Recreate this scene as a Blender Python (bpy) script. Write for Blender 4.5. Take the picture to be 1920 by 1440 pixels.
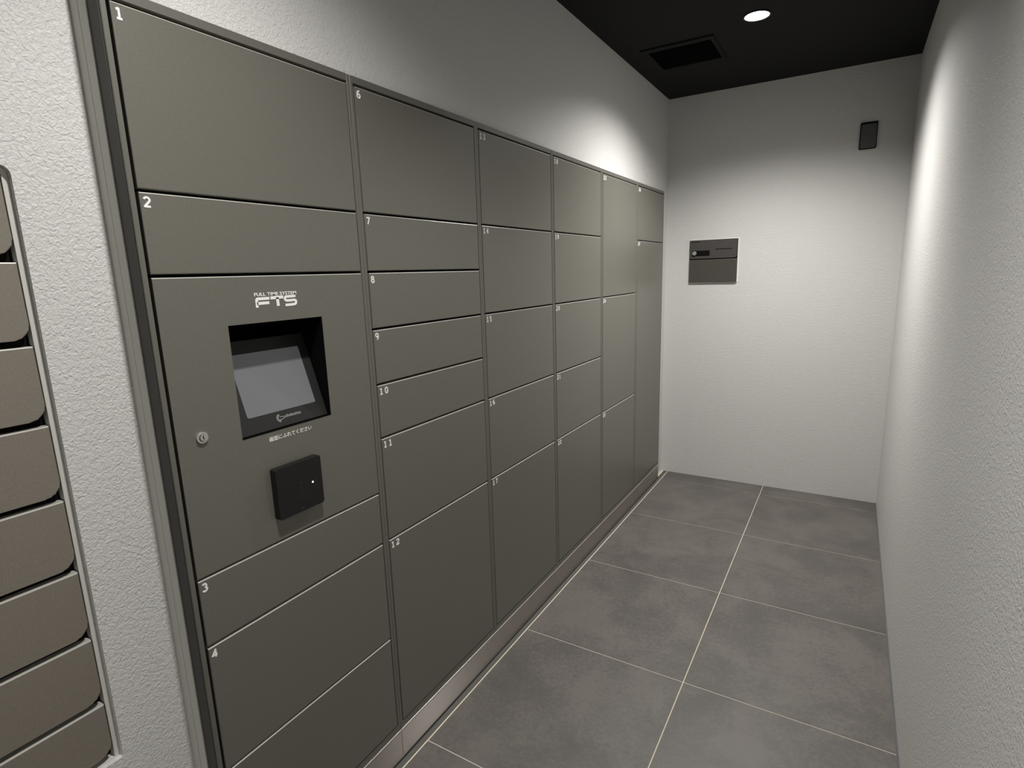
import bpy, bmesh, math, random
from mathutils import Vector, Matrix
random.seed(7)
sc = bpy.context.scene
for o in list(bpy.data.objects): bpy.data.objects.remove(o, do_unlink=True)
COL = sc.collection
R = math.radians

# ------------------------------------------------------------------ camera
CX, CY, CZ = 1.01402, -0.05238, 1.36468
YAW, PITCH, ROLL, FPX = R(31.1775), R(11.2498), R(-1.7307), 1050.4
fw = Vector((-math.sin(YAW)*math.cos(PITCH), math.cos(YAW)*math.cos(PITCH), -math.sin(PITCH)))
rt = fw.cross(Vector((0, 0, 1))).normalized(); up = rt.cross(fw)
c_, s_ = math.cos(ROLL), math.sin(ROLL)
r2, u2 = c_*rt + s_*up, -s_*rt + c_*up
cam_data = bpy.data.cameras.new('camera'); cam = bpy.data.objects.new('camera', cam_data); COL.objects.link(cam)
cam.matrix_world = Matrix(((r2.x, u2.x, -fw.x, CX), (r2.y, u2.y, -fw.y, CY), (r2.z, u2.z, -fw.z, CZ), (0, 0, 0, 1)))
cam_data.sensor_width = 36.0; cam_data.lens = 36.0*FPX/1920.0; cam_data.clip_start = 0.02; cam_data.clip_end = 50
sc.camera = cam

# ------------------------------------------------------------------ world, view, room sizes
world = bpy.data.worlds.new('world'); sc.world = world; world.use_nodes = True
world.node_tree.nodes['Background'].inputs[0].default_value = (0.5, 0.5, 0.5, 1)
world.node_tree.nodes['Background'].inputs[1].default_value = 0.02
vs = sc.view_settings
vs.view_transform = 'Standard'; vs.look = 'None'; vs.exposure = 0.0; vs.gamma = 1.0; vs.use_curve_mapping = False

W, L, H = 1.2259, 3.6038, 2.3651       # right wall x, far wall y, ceiling z
YB = -2.90                              # back wall, behind the camera
XW = -0.0226                            # wall surface over the lockers
XP = -0.085                             # wall surface beside the mailboxes
YL = 0.4465                             # left side of the locker row
LAMPS = [(0.598, 2.655), (0.598, 0.50), (0.598, -1.70)]
LAMP_W = (176.0, 98.0, 95.0)
LAMP_COL = (1.0, 0.982, 0.952)
LAMP_ANGLE, LAMP_BLEND = 144, 1.0

# ------------------------------------------------------------------ materials
def srgb(r, g, b):
    f = lambda v: (v/255/12.92) if v/255 <= 0.04045 else ((v/255+0.055)/1.055)**2.4
    return (f(r), f(g), f(b), 1)
def new_mat(name, col, rough=0.5, metal=0.0, spec=0.5, emit=None, estr=0):
    m = bpy.data.materials.new(name); m.use_nodes = True
    p = m.node_tree.nodes['Principled BSDF']
    p.inputs['Base Color'].default_value = col
    p.inputs['Roughness'].default_value = rough
    p.inputs['Metallic'].default_value = metal
    p.inputs['Specular IOR Level'].default_value = spec
    if emit: p.inputs['Emission Color'].default_value = emit; p.inputs['Emission Strength'].default_value = estr
    return m
def nd(m, t, **kw):
    n = m.node_tree.nodes.new(t)
    for k, v in kw.items(): setattr(n, k, v)
    return n
def lk(m, a, b): m.node_tree.links.new(a, b)
def coords(m, scale=(1, 1, 1)):
    tc = nd(m, 'ShaderNodeTexCoord'); mp = nd(m, 'ShaderNodeMapping')
    mp.inputs['Scale'].default_value = scale
    lk(m, tc.outputs['Object'], mp.inputs['Vector']); return mp.outputs['Vector']
def noise(m, vec, scale, detail=3, rough=0.5, dist=0.0):
    n = nd(m, 'ShaderNodeTexNoise'); n.inputs['Scale'].default_value = scale; n.inputs['Detail'].default_value = detail
    n.inputs['Roughness'].default_value = rough; n.inputs['Distortion'].default_value = dist
    lk(m, vec, n.inputs['Vector']); return n.outputs['Fac']
def ramp(m, fac, stops):
    r = nd(m, 'ShaderNodeValToRGB'); e = r.color_ramp.elements
    while len(e) < len(stops): e.new(0.5)
    for i, (p, c) in enumerate(stops): e[i].position = p; e[i].color = c
    lk(m, fac, r.inputs['Fac']); return r.outputs['Color']
def rangemap(m, fac, a, b, c, d):
    n = nd(m, 'ShaderNodeMapRange')
    for i, v in zip((1, 2, 3, 4), (a, b, c, d)): n.inputs[i].default_value = v
    lk(m, fac, n.inputs[0]); return n.outputs[0]
def bump(m, h, strength, dist):
    b = nd(m, 'ShaderNodeBump'); b.inputs['Strength'].default_value = strength; b.inputs['Distance'].default_value = dist
    lk(m, h, b.inputs['Height']); lk(m, b.outputs['Normal'], m.node_tree.nodes['Principled BSDF'].inputs['Normal'])
def P(m): return m.node_tree.nodes['Principled BSDF']

def wall_material(name, col, strength, dist, rough=0.5):
    m = new_mat(name, col, rough, 0, 0.42)
    v = coords(m)
    n1 = noise(m, v, 135, 3, 0.55, 0.9)         # leathery wallpaper grain
    n2 = noise(m, v, 330, 2, 0.5, 0.4)
    mul = nd(m, 'ShaderNodeMath', operation='MULTIPLY_ADD'); mul.inputs[1].default_value = 0.28
    lk(m, n2, mul.inputs[0]); lk(m, n1, mul.inputs[2])
    bump(m, mul.outputs[0], strength, dist)
    return m
M_WALL = wall_material('wallpaper_textured', (0.63, 0.622, 0.602, 1), 1.0, 0.0026)
M_TRIM = wall_material('wall_edge_trim_paint', (0.58, 0.57, 0.53, 1), 0.25, 0.001)
M_CEIL = new_mat('ceiling_matte_black', srgb(26, 26, 25), 0.85, 0, 0.2)
_v = coords(M_CEIL); bump(M_CEIL, noise(M_CEIL, _v, 120, 2), 0.3, 0.0006)

def paint(name, col, rough, metal, spec=0.5, grain=0.03):
    m = new_mat(name, col, rough, metal, spec)
    v = coords(m)
    g = noise(m, v, 420, 3, 0.7)
    lk(m, ramp(m, g, [(0.25, [c*0.86 for c in col[:3]]+[1]), (0.75, [c*1.14 for c in col[:3]]+[1])]), P(m).inputs['Base Color'])
    lk(m, rangemap(m, noise(m, v, 500, 2), 0.3, 0.7, rough-0.05, rough+0.05), P(m).inputs['Roughness'])
    bump(m, g, 0.12, 0.0003)
    return m
LOCK = srgb(114, 112, 104)
M_DOOR = paint('locker_enamel_olive_grey', LOCK, 0.36, 0.3, 0.5)
M_FRAME = paint('locker_frame_enamel', srgb(110, 108, 101), 0.40, 0.3, 0.5)
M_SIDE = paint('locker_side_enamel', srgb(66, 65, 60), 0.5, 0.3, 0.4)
M_MAIL = paint('mailbox_enamel_warm_grey', srgb(138, 131, 121), 0.36, 0.3, 0.5)
M_GLINT = new_mat('painted_door_edge_glint', (0.56, 0.545, 0.50, 1), 0.35, 0.3, 0.5)  # lighter colour painting the lamp glint along the door tops
M_BLACK = new_mat('interior_black', (0.004, 0.004, 0.004, 1), 0.8, 0, 0.1)
M_PLASTIC = new_mat('black_plastic', (0.009, 0.009, 0.0085, 1), 0.38, 0, 0.35)
M_BEZEL = new_mat('monitor_bezel_black', (0.018, 0.018, 0.017, 1), 0.45, 0, 0.4)
M_HOOD = new_mat('recess_lining_black', (0.003, 0.003, 0.003, 1), 0.7, 0, 0.1)
M_SCREEN = new_mat('idle_lcd_grey', (0.12, 0.123, 0.13, 1), 0.35, 0, 0.5, (0.5, 0.51, 0.54, 1), 0.075)
M_WHITE = new_mat('white_print', (0.85, 0.85, 0.82, 1), 0.5, 0, 0.3)
M_GREYPRINT = new_mat('grey_print', (0.30, 0.30, 0.29, 1), 0.5, 0, 0.3)
M_FAINT = new_mat('faint_dark_print', (0.03, 0.03, 0.03, 1), 0.4, 0, 0.4)
M_CHROME = new_mat('nickel_lock', (0.72, 0.70, 0.67, 1), 0.28, 0.85, 0.5)
M_STEEL = new_mat('brushed_kick_steel', (0.46, 0.42, 0.39, 1), 0.38, 1.0, 0.5)
_v = coords(M_STEEL, (1, 3, 300)); lk(M_STEEL, rangemap(M_STEEL, noise(M_STEEL, _v, 3, 2), 0.3, 0.7, 0.37, 0.39), P(M_STEEL).inputs['Roughness'])
P(M_STEEL).inputs['Anisotropic'].default_value = 1.0
_t = nd(M_STEEL, 'ShaderNodeCombineXYZ'); _t.inputs[2].default_value = 1.0; lk(M_STEEL, _t.outputs[0], P(M_STEEL).inputs['Tangent'])
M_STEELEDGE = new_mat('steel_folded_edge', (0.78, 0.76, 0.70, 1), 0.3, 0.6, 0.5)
M_GROUT = new_mat('pale_grout', srgb(196, 186, 170), 0.8, 0, 0.3)
M_SEAL = new_mat('cream_sealant', srgb(226, 217, 196), 0.6, 0, 0.4)
M_STRIP = new_mat('grey_edge_tile_strip', srgb(88, 87, 83), 0.45, 0, 0.5)
M_JOINT = new_mat('dark_floor_joint', srgb(34, 33, 31), 0.8, 0, 0.2)
M_WALLFOOT = new_mat('dark_wall_foot_strip', srgb(92, 92, 94), 0.7, 0, 0.3)
M_LED = new_mat('led_yellow', (0.9, 0.8, 0.4, 1), 0.4, 0, 0.5, (1.0, 0.86, 0.42, 1), 3.0)
M_LENS = new_mat('lamp_lens_lit', (1, 1, 1, 1), 0.4, 0, 0.5, (1.0, 0.97, 0.93, 1), 18.0)
M_PANEL = paint('panel_bronze_grey', srgb(84, 80, 78), 0.4, 0.4, 0.5)
M_PANEL2 = paint('panel_brushed_lower', srgb(100, 96, 91), 0.32, 0.6, 0.5)
M_KNOB = new_mat('grey_knob', srgb(150, 150, 150), 0.5, 0.2, 0.4)
M_GASKET = new_mat('white_gasket', (0.82, 0.80, 0.74, 1), 0.5, 0, 0.4)

# floor tile: dark grey porcelain with cloudy mottling and pale specks
M_TILE = new_mat('dark_grey_porcelain_tile', srgb(103, 97, 90), 0.48, 0, 0.5)
_v = coords(M_TILE)
_cl = noise(M_TILE, _v, 4.5, 5, 0.62, 0.4)
_fi = noise(M_TILE, _v, 70, 5, 0.7)
_mix = nd(M_TILE, 'ShaderNodeMath', operation='MULTIPLY_ADD'); _mix.inputs[1].default_value = 0.75
lk(M_TILE, _fi, _mix.inputs[0]); lk(M_TILE, _cl, _mix.inputs[2])
_base = ramp(M_TILE, _mix.outputs[0], [(0.5, srgb(75, 72, 69)), (0.78, srgb(86, 82, 78)), (1.0, srgb(101, 96, 91))])
_sp = noise(M_TILE, _v, 210, 1, 0.5)
_spm = ramp(M_TILE, _sp, [(0.76, (0, 0, 0, 1)), (0.80, (1, 1, 1, 1))])
_mx = nd(M_TILE, 'ShaderNodeMix', data_type='RGBA'); _mx.inputs['B'].default_value = srgb(150, 143, 134)
lk(M_TILE, _spm, _mx.inputs['Factor']); lk(M_TILE, _base, _mx.inputs['A']); lk(M_TILE, _mx.outputs['Result'], P(M_TILE).inputs['Base Color'])
lk(M_TILE, rangemap(M_TILE, _fi, 0.3, 0.7, 0.42, 0.58), P(M_TILE).inputs['Roughness'])
bump(M_TILE, _fi, 0.25, 0.0008)

# ------------------------------------------------------------------ mesh helpers
def quad_box(bm, x0, x1, y0, y1, z0, z1, bev=0, seg=2, mat=0):
    vs_ = [bm.verts.new((x, y, z)) for x in (x0, x1) for y in (y0, y1) for z in (z0, z1)]
    fs = []
    for a, b, c, d in ((0, 1, 3, 2), (4, 6, 7, 5), (0, 4, 5, 1), (2, 3, 7, 6), (0, 2, 6, 4), (1, 5, 7, 3)):
        f = bm.faces.new((vs_[a], vs_[b], vs_[c], vs_[d])); f.material_index = mat; fs.append(f)
    if bev:
        es = list({e for f in fs for e in f.edges})
        bmesh.ops.bevel(bm, geom=es, offset=bev, segments=seg, affect='EDGES', profile=0.5, clamp_overlap=True)
    return vs_
def rounded_outline(y0, y1, z0, z1, radii, n=8):
    """counter-clockwise outline in (y, z); radii = (bottom-left, bottom-right, top-right, top-left)"""
    pts = []
    for (cy, cz, r, a0) in ((y0+radii[0], z0+radii[0], radii[0], 180), (y1-radii[1], z0+radii[1], radii[1], 270),
                            (y1-radii[2], z1-radii[2], radii[2], 0), (y0+radii[3], z1-radii[3], radii[3], 90)):
        k = n if r > 1e-6 else 0
        for i in range(k+1):
            a = R(a0+90*i/max(k, 1)); pts.append((cy+r*math.cos(a), cz+r*math.sin(a)))
            if r <= 1e-6: break
    return pts
def prism_x(bm, pts, x0, x1, bev=0, seg=2, mat=0):
    """extrude a (y, z) outline from x0 (back) to x1 (front)"""
    a = [bm.verts.new((x0, y, z)) for y, z in pts]; b = [bm.verts.new((x1, y, z)) for y, z in pts]
    n = len(pts); fr = bm.faces.new(b); fr.material_index = mat
    bk = bm.faces.new(a[::-1]); bk.material_index = mat
    for i in range(n):
        f = bm.faces.new((a[i], a[(i+1) % n], b[(i+1) % n], b[i])); f.material_index = mat
    if bev: bmesh.ops.bevel(bm, geom=list(fr.edges), offset=bev, segments=seg, affect='EDGES', profile=0.5, clamp_overlap=True)
def holed_plate(bm, outer, inner, x0, x1, mat=0, mat_in=None):
    """flat plate normal to x with one hole; outer/inner: same-length ccw (y, z) outlines"""
    n = len(outer)
    of, nf = [bm.verts.new((x1, *p)) for p in outer], [bm.verts.new((x1, *p)) for p in inner]
    ob, nb = [bm.verts.new((x0, *p)) for p in outer], [bm.verts.new((x0, *p)) for p in inner]
    for i in range(n):
        j = (i+1) % n
        bm.faces.new((of[i], of[j], nf[j], nf[i])).material_index = mat
        bm.faces.new((ob[j], ob[i], nb[i], nb[j])).material_index = mat
        bm.faces.new((ob[i], ob[j], of[j], of[i])).material_index = mat
        bm.faces.new((nf[i], nf[j], nb[j], nb[i])).material_index = mat if mat_in is None else mat_in
def disc_x(bm, cy, cz, r, x0, x1, n=32, bev=0):
    prism_x(bm, [(cy+r*math.cos(2*math.pi*i/n), cz+r*math.sin(2*math.pi*i/n)) for i in range(n)], x0, x1, bev)
def ribbon(bm, pts, w, x0, x1, cap=True):
    """flat stroke of width w along a (y, z) polyline, standing from x0 to x1"""
    lift = 0.0
    for (a, b) in zip(pts[:-1], pts[1:]):
        d = Vector((b[0]-a[0], b[1]-a[1]))
        if d.length < 1e-9: continue
        d.normalize(); nrm = Vector((-d.y, d.x))*(w/2)
        q = [(a[0]-nrm.x, a[1]-nrm.y), (b[0]-nrm.x, b[1]-nrm.y), (b[0]+nrm.x, b[1]+nrm.y), (a[0]+nrm.x, a[1]+nrm.y)]
        prism_x(bm, q, x0, x1+lift); lift += 1.5e-5
    if cap:
        for p in pts[1:-1]:
            prism_x(bm, [(p[0]+w/2*math.cos(R(45*i)), p[1]+w/2*math.sin(R(45*i))) for i in range(8)], x0, x1+lift); lift += 1.5e-5

def wloc(o):
    v = Vector((0, 0, 0))
    while o is not None: v += o.location; o = o.parent
    return v
def obj(name, bm, mats, parent=None, loc=None, smooth=False):
    """link a mesh built in world coordinates as ONE object whose origin is loc (default: centre of its base)"""
    if not isinstance(mats, (list, tuple)): mats = [mats]
    bmesh.ops.recalc_face_normals(bm, faces=bm.faces[:])
    xs = [v.co.x for v in bm.verts]; ys = [v.co.y for v in bm.verts]; zs = [v.co.z for v in bm.verts]
    o0 = Vector(loc) if loc else Vector(((min(xs)+max(xs))/2, (min(ys)+max(ys))/2, min(zs)))
    bmesh.ops.translate(bm, verts=bm.verts, vec=-o0)
    me = bpy.data.meshes.new(name); bm.to_mesh(me); bm.free()
    for m in mats: me.materials.append(m)
    if smooth:
        for f in me.polygons: f.use_smooth = True
    o = bpy.data.objects.new(name, me); COL.objects.link(o)
    if parent is not None: o.parent = parent; o.location = o0 - wloc(parent)
    else: o.location = o0
    return o
def thing(name, label, cat, loc, group=None):
    o = bpy.data.objects.new(name, None); COL.objects.link(o); o.location = loc; o.empty_display_size = 0.05
    return tag(o, label, cat, group)
def tag(o, label, cat, group=None):
    o['label'] = label; o['category'] = cat
    if group: o['group'] = group
    return o
def struct(name, bm, mats, parent=None, **kw):
    o = obj(name, bm, mats, parent, **kw)
    if parent is None: o['kind'] = 'structure'
    return o
B = bmesh.new

# ------------------------------------------------------------------ the setting
TH = 0.12
MB_Y0, MB_Y1, MB_Z0, MB_Z1 = -0.012, 0.3262, 0.503, 1.545      # opening for the mailboxes

bm = B(); quad_box(bm, W, W+TH, YB, L, 0, H); struct('wall_right', bm, M_WALL)
bm = B(); quad_box(bm, -0.62, W+TH, L, L+TH, 0, H); struct('wall_far', bm, M_WALL)
bm = B(); quad_box(bm, -0.62, W+TH, YB-TH, YB, 0, H); struct('wall_back', bm, M_WALL)
# left wall: piece over the lockers, sliver beside the far wall, wall with the mailbox opening
bm = B()
quad_box(bm, -0.60, XW, YL, L, 1.818, H)
quad_box(bm, -0.60, XW, 3.4685, L, 0, 1.818)
struct('wall_left', bm, M_WALL)
bm = B()
RO = 0.014
inn = rounded_outline(MB_Y0, MB_Y1, MB_Z0, MB_Z1, (0.004, 0.004, RO, RO), 6)
n = len(inn)
def project_outline(pts, y0, y1, z0, z1):
    cy, cz = (MB_Y0+MB_Y1)/2, (MB_Z0+MB_Z1)/2; out = []
    q = n//4
    for i, (y, z) in enumerate(pts):
        k = i//q; t = (i % q)/(q-1)
        if k == 0: p = (y0, z0+(1-t)*0.3*(MB_Z0-z0)) if t < .5 else (y0+(t-.5)*.02, z0)
        if k == 1: p = (y1-(1-t)*.02, z0) if t < .5 else (y1, z0+(t-.5)*.02)
        if k == 2: p = (y1, z1-(1-t)*.02) if t < .5 else (y1-(t-.5)*.02, z1)
        if k == 3: p = (y0+(1-t)*.02, z1) if t < .5 else (y0, z1-(t-.5)*.02)
        out.append(p)
    return out
outl = project_outline(inn, YB, YL-0.003, 0, H)
holed_plate(bm, outl, inn, XP-0.30, XP)
struct('wall_mailbox', bm, M_WALL)
# plaster step between that wall and the lockers, and its smooth edge bead
bm = B(); quad_box(bm, -0.60, -0.0610, YL-0.0030, YL, 0, H); quad_box(bm, -0.0598, -0.0365, YL-0.0030, YL, 0, H)
struct('trim_1', bm, M_TRIM)

bm = B(); quad_box(bm, -0.62, W+TH, YB-TH, L+TH, H, H+TH)
struct('ceiling', bm, M_CEIL)

# floor: grout bed with real tiles standing 1.2 mm proud of it
TS, GW = 0.6, 0.0037
GX, GY = 0.0273, 3.4564
bm = B()
quad_box(bm, -0.62, W+TH, YB-TH, L+TH, -0.10, -0.0012, mat=1)
xs = [(-0.62, GX-TS), (GX-TS, GX), (GX, GX+TS), (GX+TS, GX+2*TS)]
ys = [GY+0.6062] + [GY-0.6062*k for k in range(0, 12)]
for k in range(len(ys)-1):
    y1, y0 = min(ys[k], L), max(ys[k+1], YB)
    if y1 <= y0: continue
    for (x0, x1) in ((GX, GX+TS), (GX+TS, min(GX+2*TS, W))):
        quad_box(bm, x0+GW/2, x1-(GW/2 if x1 < W else 0), y0+(GW/2 if y0 > YB else 0), y1-(GW/2 if y1 < L else 0), -0.0012, 0.0, 0.0004, 1, 0)
quad_box(bm, XP-0.02, GX-GW/2, YB, YL, -0.0012, 0.0, 0, 2, 0)
quad_box(bm, 0.0070, GX-0.0032, YL, L, -0.0012, 0.0, mat=2)
quad_box(bm, 0.0003, 0.0068, YL, L, -0.0012, -0.0006, mat=5)
quad_box(bm, GX-0.0030, GX+0.0012, YL, L-0.03, -0.0012, 0.0004, 0.0004, 1, mat=3)
quad_box(bm, W-0.0055, W, YB, L, -0.0012, 0.0012, mat=4)  # thin grey strip along the foot of the right wall
struct('floor', bm, [M_TILE, M_GROUT, M_STRIP, M_SEAL, M_WALLFOOT, M_JOINT])

# ------------------------------------------------------------------ digits and lettering
def arc(cx, cz, rx, rz, a0, a1, n=10):
    return [(cx+rx*math.cos(R(a0+(a1-a0)*i/n)), cz+rz*math.sin(R(a0+(a1-a0)*i/n))) for i in range(n+1)]
DIG = {  # strokes in a box 0.62 wide, 1 high
 '0': [arc(.31, .5, .25, .45, 90, 450, 20)],
 '1': [[(.10, .82), (.33, .93), (.33, .06)], [(.10, .06), (.56, .06)]],
 '2': [arc(.31, .70, .25, .25, 165, -35, 9) + [(.06, .06), (.60, .06)]],
 '3': [arc(.29, .73, .22, .22, 150, -80, 9), arc(.29, .29, .26, .24, 80, -150, 10)],
 '4': [[(.44, .02), (.44, .95), (.04, .30), (.60, .30)]],
 '5': [[(.54, .94), (.13, .94), (.10, .52)] + arc(.29, .32, .26, .27, 110, -150, 10)],
 '6': [arc(.40, .50, .34, .45, 75, 180, 8), arc(.31, .31, .25, .26, 0, 360, 16)],
 '7': [[(.05, .94), (.57, .94), (.24, .02)]],
 '8': [arc(.31, .73, .21, .21, 0, 360, 16), arc(.31, .28, .25, .24, 0, 360, 16)],
 '9': [arc(.31, .69, .25, .26, 0, 360, 16), arc(.22, .50, .34, .45, -75, 0, 8)]}
def digits(text, y, ztop, h, parent, x=0.0):
    bm = B(); w = h*1.05; pitch = h*1.12
    for k, ch in enumerate(text):
        for st in DIG[ch]:
            ribbon(bm, [(y+k*pitch+px*w, ztop-h+pz*h) for px, pz in st], h*0.205, x+0.0001, x+0.0006)
    return obj('number', bm, M_WHITE, parent)
def text_mesh(name, body, y, z, size, mat, parent, width=None, x=0.0007, basis=None, bold=0.0, ext=0.0002):
    cu = bpy.data.curves.new(name, 'FONT'); cu.body = body; cu.size = size; cu.extrude = ext; cu.offset = bold
    to = bpy.data.objects.new(name+'_tmp', cu); COL.objects.link(to)
    bpy.context.view_layer.update()
    dg = bpy.context.evaluated_depsgraph_get(); me = bpy.data.meshes.new_from_object(to.evaluated_get(dg))
    bpy.data.objects.remove(to, do_unlink=True)
    xsx = [v.co.x for v in me.vertices]; sx = 1.0
    if width and xsx: sx = width/(max(xsx)-min(xsx))
    x0 = min(xsx) if xsx else 0
    bm = B(); bm.from_mesh(me); bpy.data.meshes.remove(me)
    for v in bm.verts:
        a, b, c = (v.co.x-x0)*sx, v.co.y, v.co.z
        if basis: v.co = basis(a, b, c)
        else: v.co = Vector((x+c, y+a, z+b))
    return obj(name, bm, mat, parent)

# ------------------------------------------------------------------ locker row
SEAMS = [0.4465, 0.9520, 1.4575, 1.9660, 2.4700, 2.9715, 3.4658]
ZTOP, ZDT, ZKP, ZDB = 1.8158, 1.7946, 0.0890, 0.1130
Z = {'a': 1.7946, 'b': 1.5155, 'c': 1.3763, 'd': 1.2355, 'e': 1.0945, 'f': 0.9535, 'g': 0.8125, 'h': 0.6710, 'i': 0.3895, 'j': 0.1130}
LAY = [[('1', 'a', 'b'), ('2', 'b', 'c'), ('P', 'c', 'g'), ('3', 'g', 'h'), ('4', 'h', 'i'), ('5', 'i', 'j')],
       [('6', 'a', 'b'), ('7', 'b', 'c'), ('8', 'c', 'd'), ('9', 'd', 'e'), ('10', 'e', 'f'), ('11', 'f', 'h'), ('12', 'h', 'j')],
       [('13', 'a', 'b'), ('14', 'b', 'd'), ('15', 'd', 'f'), ('16', 'f', 'h'), ('17', 'h', 'j')],
       [('18', 'a', 'b'), ('19', 'b', 'd'), ('20', 'd', 'f'), ('21', 'f', 'h'), ('22', 'h', 'j')],
       [('23', 'a', 'd'), ('24', 'd', 'h'), ('25', 'h', 'j')],
       [('26', 'a', 'b'), ('27', 'b', 'j')]]
LAB = ['olive grey locker cabinet with touch screen panel, at the near end of the row',
       'olive grey locker cabinet with seven doors numbered 6 to 12',
       'olive grey locker cabinet with doors 13 to 17, third from the near end',
       'olive grey locker cabinet with doors 18 to 22, between the 13 and 23 cabinets',
       'olive grey locker cabinet with three doors numbered 23 to 25',
       'olive grey locker cabinet with two doors, 26 and 27, beside the far wall']
FB, DEP, GAP = 0.0095, 0.42, 0.0056
for ci in range(6):
    y0, y1 = SEAMS[ci], SEAMS[ci+1]
    t = thing('locker_cabinet', LAB[ci], 'locker', ((-DEP)/2, (y0+y1)/2, ZKP), 'parcel locker cabinets in a row')
    e = 0.0003
    bm = B()                                     # carcass: sides, top, bottom
    quad_box(bm, -DEP, -0.0005, y0+e, y0+FB, ZKP, ZTOP, 0.0009, 1)
    quad_box(bm, -DEP, -0.0005, y1-FB, y1-e, ZKP, ZTOP, 0.0009, 1)
    quad_box(bm, -DEP, -0.0008, y0+FB, y1-FB, ZTOP-0.0150, ZTOP)
    quad_box(bm, -DEP, -0.0008, y0+FB, y1-FB, ZKP, ZDB-0.0040)
    obj('cabinet_frame', bm, M_FRAME, t)
    bm = B()
    if ci: quad_box(bm, -DEP, -0.030, y0+FB, y1-FB, ZDB-0.004, ZTOP-0.0150)
    else:
        quad_box(bm, -DEP, -0.215, y0+FB, y1-FB, ZDB-0.004, ZTOP-0.0150)
        quad_box(bm, -0.215, -0.030, y0+FB, y1-FB, ZDB-0.004, Z['g'])
        quad_box(bm, -0.215, -0.030, y0+FB, y1-FB, Z['c'], ZTOP-0.0150)
    obj('cabinet_interior', bm, M_BLACK, t)
    if ci == 0:
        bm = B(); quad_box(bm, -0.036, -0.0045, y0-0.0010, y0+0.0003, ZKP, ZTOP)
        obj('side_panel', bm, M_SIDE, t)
    for (nm, za, zb) in LAY[ci]:
        dy0, dy1 = y0+(0.0128 if ci else 0.0145), y1-0.0128
        zt = Z[za]-(GAP/2 if za != 'a' else 0.0); zb_ = Z[zb]+(GAP/2 if zb != 'j' else 0.0)
        bm = B()
        def paint_edge_glint(bm, ztop, idx=1):  # give the top bevel faces the painted glint colour
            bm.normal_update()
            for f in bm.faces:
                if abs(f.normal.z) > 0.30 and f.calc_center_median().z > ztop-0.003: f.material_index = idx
        if nm == 'P':
            oy0, oy1, oz0, oz1 = 0.5858, 0.8095, 1.0535, 1.2810
            holed_plate(bm, [(dy0, zb_), (dy1, zb_), (dy1, zt), (dy0, zt)], [(oy0, oz0), (oy1, oz0), (oy1, oz1), (oy0, oz1)], -0.02, 0.0, 0, 1)
            es = [ed for ed in bm.edges if all(abs(v.co.x) < 1e-6 for v in ed.verts) and abs(ed.verts[0].co.z-zt) < 1e-6 and abs(ed.verts[1].co.z-zt) < 1e-6]
            bmesh.ops.bevel(bm, geom=es, offset=0.0017, segments=2, affect='EDGES', profile=0.5)
            bmesh.ops.recalc_face_normals(bm, faces=bm.faces[:]); paint_edge_glint(bm, zt, 2)
            d = obj('control_panel', bm, [M_DOOR, M_HOOD, M_GLINT], t); d['label'] = 'control panel with touch screen, key lock and card reader'
            PANEL = d; continue
        quad_box(bm, -0.02, 0.0, dy0, dy1, zb_, zt)
        es = [ed for ed in bm.edges if all(abs(v.co.x) < 1e-6 for v in ed.verts)]
        bmesh.ops.bevel(bm, geom=es, offset=0.0017, segments=2, affect='EDGES', profile=0.5)
        paint_edge_glint(bm, zt)
        d = obj('door', bm, [M_DOOR, M_GLINT], t); d['label'] = 'locker door numbered ' + nm
        digits(nm, dy0+0.0055, zt-0.0072, 0.0166 if len(nm) == 1 else 0.0168, d)

# control panel: recess, tilted monitor, lock, reader, prints
bm = B()
yA, yB_, zA, zB = 0.5858, 0.8095, 1.0535, 1.2810
for (a, b, c, d_, e_, f_) in ((-0.21, -0.020, yA-0.003, yA-0.0002, zA-0.003, zB+0.003), (-0.21, -0.020, yB_+0.0002, yB_+0.003, zA-0.003, zB+0.003),
                              (-0.21, -0.020, yA, yB_, zA-0.003, zA-0.0002), (-0.21, -0.020, yA, yB_, zB+0.0002, zB+0.003), (-0.213, -0.21, yA, yB_, zA, zB)):
    quad_box(bm, a, b, c, d_, e_, f_)
obj('screen_recess', bm, M_HOOD, PANEL)
TL = R(18.4); sb, zb0 = -0.020, 1.0885                           # display bottom edge on the tilted plane
def on_screen(y, v, w=0.0):                                       # v up the plane, w out of it
    return Vector((sb - v*math.sin(TL) + w*math.cos(TL), y, zb0 + v*math.cos(TL) + w*math.sin(TL)))
def tilted_plate(pts, w0, w1, bev=0.0):
    bm = B(); prism_x(bm, pts, w0, w1, bev)
    for v in bm.verts: v.co = on_screen(v.co.y, v.co.z, v.co.x)
    return bm
mon = obj('monitor', tilted_plate([(yA+0.001, -0.034), (yB_-0.001, -0.034), (yB_-0.001, 0.162), (yA+0.001, 0.162)], -0.025, -0.0012), M_BEZEL, PANEL)
ys0, ys1 = 0.6155, 0.7860
obj('display', tilted_plate(rounded_outline(ys0, ys1, 0.0, 0.1335, (0.005, 0.003, 0.003, 0.003), 5), -0.0012, -0.0006), M_SCREEN, mon)
bm = B()                                                          # crescent emblem and small maker's word under the display
for rr, off, wd in ((0.0085, 0.0, 0.0022), (0.0065, 0.0012, 0.0012)):
    ribbon(bm, [(0.6880+off+rr*1.0*math.cos(R(a)), -0.0150+rr*0.95*math.sin(R(a))) for a in range(105, 262, 12)], wd, -0.0012, -0.0009)
ribbon(bm, [(0.6870, -0.0125), (0.6930, -0.0128), (0.7000, -0.0145)], 0.0013, -0.0012, -0.0009)
ribbon(bm, [(0.6840, -0.0190), (0.6910, -0.0185), (0.6990, -0.0168)], 0.0013, -0.0012, -0.0009)
yy = 0.7000
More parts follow.
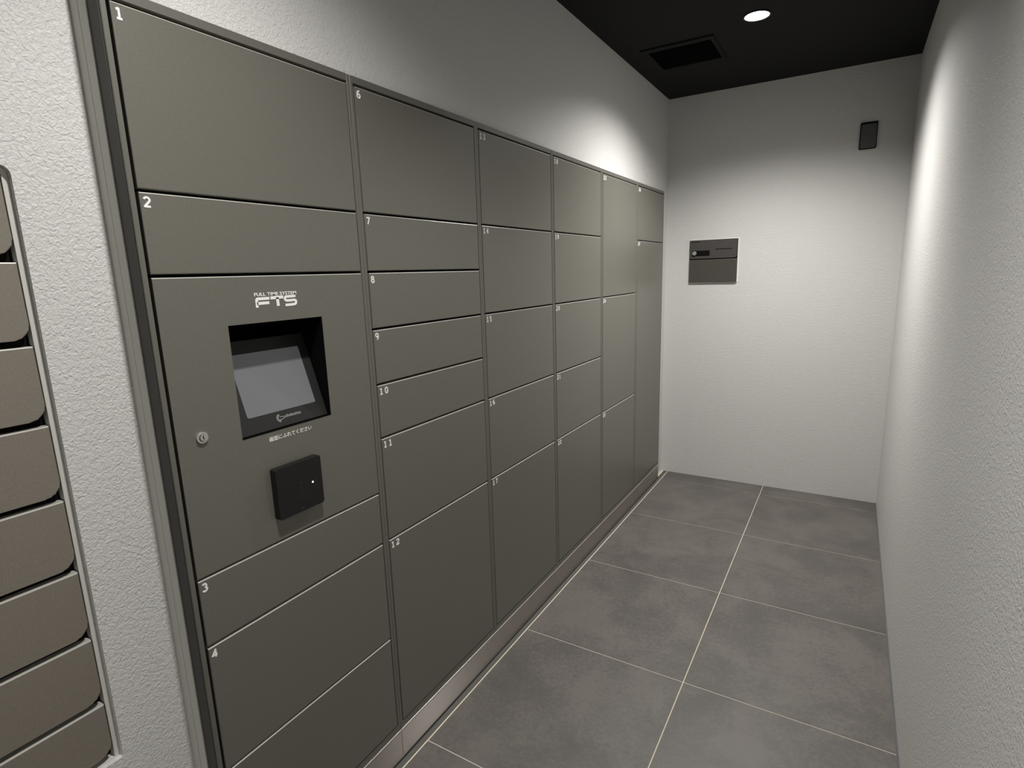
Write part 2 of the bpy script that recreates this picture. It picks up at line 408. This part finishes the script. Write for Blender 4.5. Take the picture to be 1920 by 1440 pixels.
for k in range(9):
    hh = (0.0042, 0.0060, 0.0042, 0.0056, 0.0042, 0.0044, 0.0054, 0.0042, 0.0046)[k]
    ribbon(bm, [(yy, -0.0168), (yy+0.0006, -0.0168+hh), (yy+0.0026, -0.0168+hh*0.9), (yy+0.0030, -0.0166)], 0.0011, -0.0012, -0.0009)
    if k % 2: ribbon(bm, [(yy+0.0003, -0.0150), (yy+0.0028, -0.0150)], 0.0009, -0.0012, -0.0009)
    yy += 0.0046
for v in bm.verts: v.co = on_screen(v.co.y, v.co.z, v.co.x)
obj('emblem', bm, M_GREYPRINT, mon)
bm = B()
ribbon(bm, [(0.7585, -0.0195), (0.7625, -0.0190)], 0.0032, -0.0012, -0.0009)
for v in bm.verts: v.co = on_screen(v.co.y, v.co.z, v.co.x)
obj('power_button', bm, M_FAINT, mon)
# lettering over the screen: wide FTS with the small line above it
bm = B()
x0_, x1_ = 0.0001, 0.0007
fy, fz, fh = 0.6490, 1.3120, 0.0200
SW = 0.0062
def st(pts, w=SW): ribbon(bm, [(fy+a, fz+b) for a, b in pts], w, x0_, x1_)
st([(.0030, -.0010), (.0030, .0125), (.0036, .0146), (.0060, .0160), (.0325, .0162)], 0.0058)
st([(.0035, .0068), (.0312, .0074)], 0.0058)
st([(.0352, .0164), (.0655, .0172)], 0.0062); st([(.0510, .0168), (.0518, -.0006)], 0.0066)
st([(.0960, .0178), (.0735, .0174), (.0700, .0160), (.0690, .0130), (.0700, .0102), (.0735, .0090), (.0925, .0095), (.0955, .0080), (.0962, .0052), (.0950, .0022), (.0920, .0006), (.0690, .0000)], 0.0052)
obj('emblem', bm, M_WHITE, PANEL)
text_mesh('small_lettering', 'FULL TIME SYSTEM', 0.6480, 1.3335, 0.0092, M_WHITE, PANEL, width=0.0995, bold=0.00018)
text_mesh('touch_instruction', '画面にふれてください', 0.6440, 1.0350, 0.0108, M_WHITE, PANEL, width=0.1075, bold=0.00012)
# key lock
lk_ = None
bm = B(); disc_x(bm, 0.5062, 1.0815, 0.0108, 0.0, 0.0045, 36, 0.0012)
lk_ = obj('key_lock', bm, M_CHROME, PANEL, smooth=False)
bm = B(); disc_x(bm, 0.5062, 1.0815, 0.0068, 0.0045, 0.0050, 28); obj('lock_groove', bm, M_BLACK, lk_)
bm = B(); disc_x(bm, 0.5066, 1.0815, 0.0060, 0.0050, 0.0060, 28, 0.0005); obj('lock_cylinder', bm, M_CHROME, lk_)
bm = B(); ribbon(bm, [(0.5060, 1.0862), (0.5072, 1.0785)], 0.0016, 0.0060, 0.0063, False); obj('key_slot', bm, M_BLACK, lk_)
# card reader
rd_y0, rd_y1, rd_z0, rd_z1 = 0.6365, 0.7530, 0.8650, 0.9765
bm = B(); prism_x(bm, rounded_outline(rd_y0, rd_y1, rd_z0, rd_z1, (0.004,)*4, 5), 0.0, 0.0175, 0.0014)
rd = obj('card_reader', bm, M_PLASTIC, PANEL)
bm = B(); disc_x(bm, 0.7265, 0.9215, 0.0021, 0.0175, 0.0180, 20, 0.0004); obj('indicator_lamp', bm, M_LED, rd)
for nm_, strokes in (('touch_symbol', [(arc(0.6975, 0.9000, 0.009, 0.009, 0, 360, 20), 0.0008)]), ('wave_symbol', [(arc(0.6965, 0.9170, 0.003, 0.003, 20, 160, 6), 0.0014)]),
                     ('arrow_symbol', [([(0.6945, 0.9310), (0.6975, 0.9270)], 0.0030)]), ('bell_symbol', [([(0.7335, 0.9260), (0.7340, 0.9215)], 0.0022)]),
                     ('tick_symbol', [([(0.7330, 0.9140), (0.7355, 0.9120)], 0.0026)]), ('small_word', [([(0.6900, 0.8722), (0.6990, 0.8722)], 0.0022)])):
    bm = B()
    for p_, w_ in strokes: ribbon(bm, p_, w_, 0.0175, 0.0177)
    obj(nm_, bm, M_FAINT, rd)

# steel kick plates under the lockers
for k, (a, b, lab) in enumerate(((YL, 0.9526, 'short brushed steel kick plate under the near locker cabinet'),
                                 (0.9542, 3.4658, 'long brushed steel kick plate running under the numbered lockers to the far end'))):
    t = thing('kick_plate', lab, 'kick plate', (-0.001, (a+b)/2, 0.0), 'steel kick plates under the lockers')
    bm = B(); quad_box(bm, -0.06, 0.0, a, b, 0.0, 0.0866, 0.0005, 1); obj('plate', bm, M_STEEL, t)
    bm = B(); quad_box(bm, -0.06, 0.0010, a, b, 0.0866, 0.0889, 0.0005, 2); obj('folded_edge', bm, M_STEELEDGE, t)

# ------------------------------------------------------------------ mailboxes set into the near left wall
MY1, MY0 = 0.3153, 0.001
MP = 0.1307; MT0 = 1.5333
ORD = ['topmost mailbox of the stack set into the left wall', 'warm grey mailbox, second from the top of the wall stack',
       'warm grey mailbox, third from the top of the wall stack', 'warm grey mailbox, fourth from the top of the wall stack',
       'warm grey mailbox, fourth from the bottom of the wall stack', 'warm grey mailbox, third from the bottom of the wall stack',
       'warm grey mailbox, second from the bottom of the wall stack', 'bottommost mailbox of the wall stack, near the picture corner']
for k in range(8):
    zt = MT0 - k*MP; zb_ = zt - MP if k < 7 else 0.5045
    t = thing('mailbox', ORD[k], 'mailbox', (-0.22, (MY0+MY1)/2, zb_+0.001), 'mailboxes stacked in the left wall')
    bm = B(); quad_box(bm, -0.38, -0.112, MY0-0.002, MY1+0.0015, zb_+0.0010, zt-0.0002); obj('box', bm, M_BLACK, t)
    bm = B(); prism_x(bm, rounded_outline(MY0, MY1, zb_+0.0112, zt, (0.024, 0.024, 0, 0), 9), -0.111, -0.094, 0.0017, 2)
    bm.normal_update(); bmesh.ops.recalc_face_normals(bm, faces=bm.faces[:])
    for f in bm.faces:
        if f.normal.z > 0.30 and f.calc_center_median().z > zt-0.003: f.material_index = 1  # painted glint on the top bevel
    obj('door', bm, [M_MAIL, M_GLINT], t)
# wall-coloured edge frame round the stack, set back 13 mm
bm = B()
inn2 = rounded_outline(MY0-0.0035, MY1+0.0022, 0.5040, MT0+0.0015, (0.002,)*4, 6)
out2 = rounded_outline(MB_Y0+0.0004, MB_Y1-0.0004, MB_Z0+0.0004, MB_Z1-0.0004, (0.0036, 0.0036, RO, RO), 6)
holed_plate(bm, out2, inn2, -0.13, -0.096)
tr = struct('trim_2', bm, M_TRIM)

# ------------------------------------------------------------------ things on the far wall
def far_box(bm, x0, x1, z0, z1, d0, d1, bev=0): quad_box(bm, x0, x1, L-d1, L-d0, z0, z1, bev)
def far_prism(pts, d0, d1, bev=0, mat=0):
    """outline in (x, z) standing off the far wall from depth d0 to d1"""
    bm = B(); prism_x(bm, pts, d0, d1, bev)
    for v in bm.verts: v.co = Vector((v.co.y, L-v.co.x, v.co.z))
    return bm
t = thing('entry_panel', 'dark bronze panel with a round knob and card slot on the far wall', 'panel', (0.272, L, 1.2695))
obj('gasket', far_prism([(0.1275, 1.2672), (0.4180, 1.2672), (0.4180, 1.5290), (0.1275, 1.5290)], 0, 0.004, 0.0008), M_GASKET, t)
obj('back_plate', far_prism([(0.1303, 1.2700), (0.4118, 1.2700), (0.4118, 1.5255), (0.1303, 1.5255)], 0.004, 0.010, 0.0006), M_PLASTIC, t)
obj('lower_plate', far_prism([(0.1310, 1.2705), (0.4095, 1.2705), (0.4095, 1.4070), (0.1310, 1.4070)], 0.010, 0.016, 0.0020), M_PANEL2, t)
up_ = obj('upper_plate', far_prism(rounded_outline(0.1335, 0.4085, 1.4140, 1.5245, (0.004, 0.014, 0.003, 0.003), 6), 0.010, 0.018, 0.0016), M_PANEL, t)
obj('window', far_prism([(0.1480, 1.4300), (0.2520, 1.4300), (0.2520, 1.4620), (0.1480, 1.4620)], 0.018, 0.0186), M_BLACK, up_)
obj('knob', far_prism([(0.1625+0.0125*math.cos(R(a)), 1.4460+0.0125*math.sin(R(a))) for a in range(0, 360, 12)], 0.0186, 0.030, 0.003), M_KNOB, up_)
obj('card_slot', far_prism([(0.2850, 1.4650), (0.3800, 1.4650), (0.3800, 1.4695), (0.2850, 1.4695)], 0.018, 0.0184), M_BLACK, up_)
bm = B()
for k in range(6):
    quad_box(bm, 0.1400+k*0.0085, 0.1465+k*0.0085, L-0.0184, L-0.018, 1.5125, 1.5175)
obj('small_marks', bm, M_BLACK, up_)

t = thing('wall_sensor', 'small black rectangular sensor high on the far wall', 'sensor', (1.0285, L, 1.9455))
obj('recess_shade_rim', far_prism(rounded_outline(0.9900, 1.0680, 1.9455, 2.0775, (0.003, 0.008, 0.003, 0.008), 5), 0, 0.012, 0.001), M_BLACK, t)  # black rim stands in for the shade inside a recess
obj('cover', far_prism(rounded_outline(0.9945, 1.0640, 1.9490, 2.0670, (0.002, 0.007, 0.002, 0.002), 5), 0.012, 0.016, 0.001), new_mat('sensor_cover_grey', srgb(78, 78, 80), 0.5), t)

# ------------------------------------------------------------------ ceiling things
def ring_z(bm, cx, cy, r0, r1, z0, z1, n=48, mat=0):
    prof = [(r0, z0), (r1, z0), (r1, z1), (r0, z1)]
    rings = [[bm.verts.new((cx+r*math.cos(2*math.pi*i/n), cy+r*math.sin(2*math.pi*i/n), z)) for r, z in prof] for i in range(n)]
    for i in range(n):
        a, b = rings[i], rings[(i+1) % n]
        for k in range(4): bm.faces.new((a[k], a[(k+1) % 4], b[(k+1) % 4], b[k])).material_index = mat
def disc_z(bm, cx, cy, r, z0, z1, n=48):
    lo = [bm.verts.new((cx+r*math.cos(2*math.pi*i/n), cy+r*math.sin(2*math.pi*i/n), z0)) for i in range(n)]
    hi = [bm.verts.new((v.co.x, v.co.y, z1)) for v in lo]
    bm.faces.new(lo); bm.faces.new(hi)
    for i in range(n): bm.faces.new((lo[i], lo[(i+1) % n], hi[(i+1) % n], hi[i]))
LAMPLAB = ['lit round downlight in the black ceiling, beside the vent']
for k, (lx, ly) in enumerate(LAMPS):
    lamp = bpy.data.lights.new('downlight_beam', 'SPOT'); lamp.energy = LAMP_W[k]; lamp.color = LAMP_COL
    lamp.spot_size = R(LAMP_ANGLE); lamp.spot_blend = LAMP_BLEND; lamp.shadow_soft_size = 0.035
    lo = bpy.data.objects.new('downlight_beam', lamp); COL.objects.link(lo)
    t = thing('downlight', LAMPLAB[0] if k == 0 else ('round downlight in the ceiling above the camera' if k == 1 else 'round downlight in the ceiling behind the camera'),
              'ceiling light', (lx, ly, H))
    bm = B(); ring_z(bm, lx, ly, 0.047, 0.054, H-0.004, H); obj('trim_ring', bm, M_PLASTIC, t)
    bm = B(); disc_z(bm, lx, ly, 0.047, H-0.002, H); obj('lens', bm, M_LENS, t)
    lo.parent = t; lo.location = (0, 0, -0.012)

# vent grille with slats
t = thing('ceiling_vent', 'black rectangular ventilation grille in the black ceiling', 'vent', (0.2445, 2.912, H))
vx0, vx1, vy0, vy1 = 0.083, 0.406, 2.747, 3.076
ix0, ix1, iy0, iy1 = 0.104, 0.389, 2.782, 3.050
bm = B()
for a in ((vx0, vx1, vy0, iy0), (vx0, vx1, iy1, vy1), (vx0, ix0, iy0, iy1), (ix1, vx1, iy0, iy1)):
    quad_box(bm, a[0], a[1], a[2], a[3], H-0.006, H)
obj('vent_frame', bm, M_CEIL, t)
bm = B(); quad_box(bm, ix0, ix1, iy0, iy1, H-0.0008, H); obj('vent_opening', bm, M_BLACK, t)
bm = B()
for k in range(17):
    yy = iy0+0.010+k*0.0155
    v = quad_box(bm, ix0, ix1, yy, yy+0.0016, H-0.0055, H-0.0008)
obj('slats', bm, M_BLACK, t)
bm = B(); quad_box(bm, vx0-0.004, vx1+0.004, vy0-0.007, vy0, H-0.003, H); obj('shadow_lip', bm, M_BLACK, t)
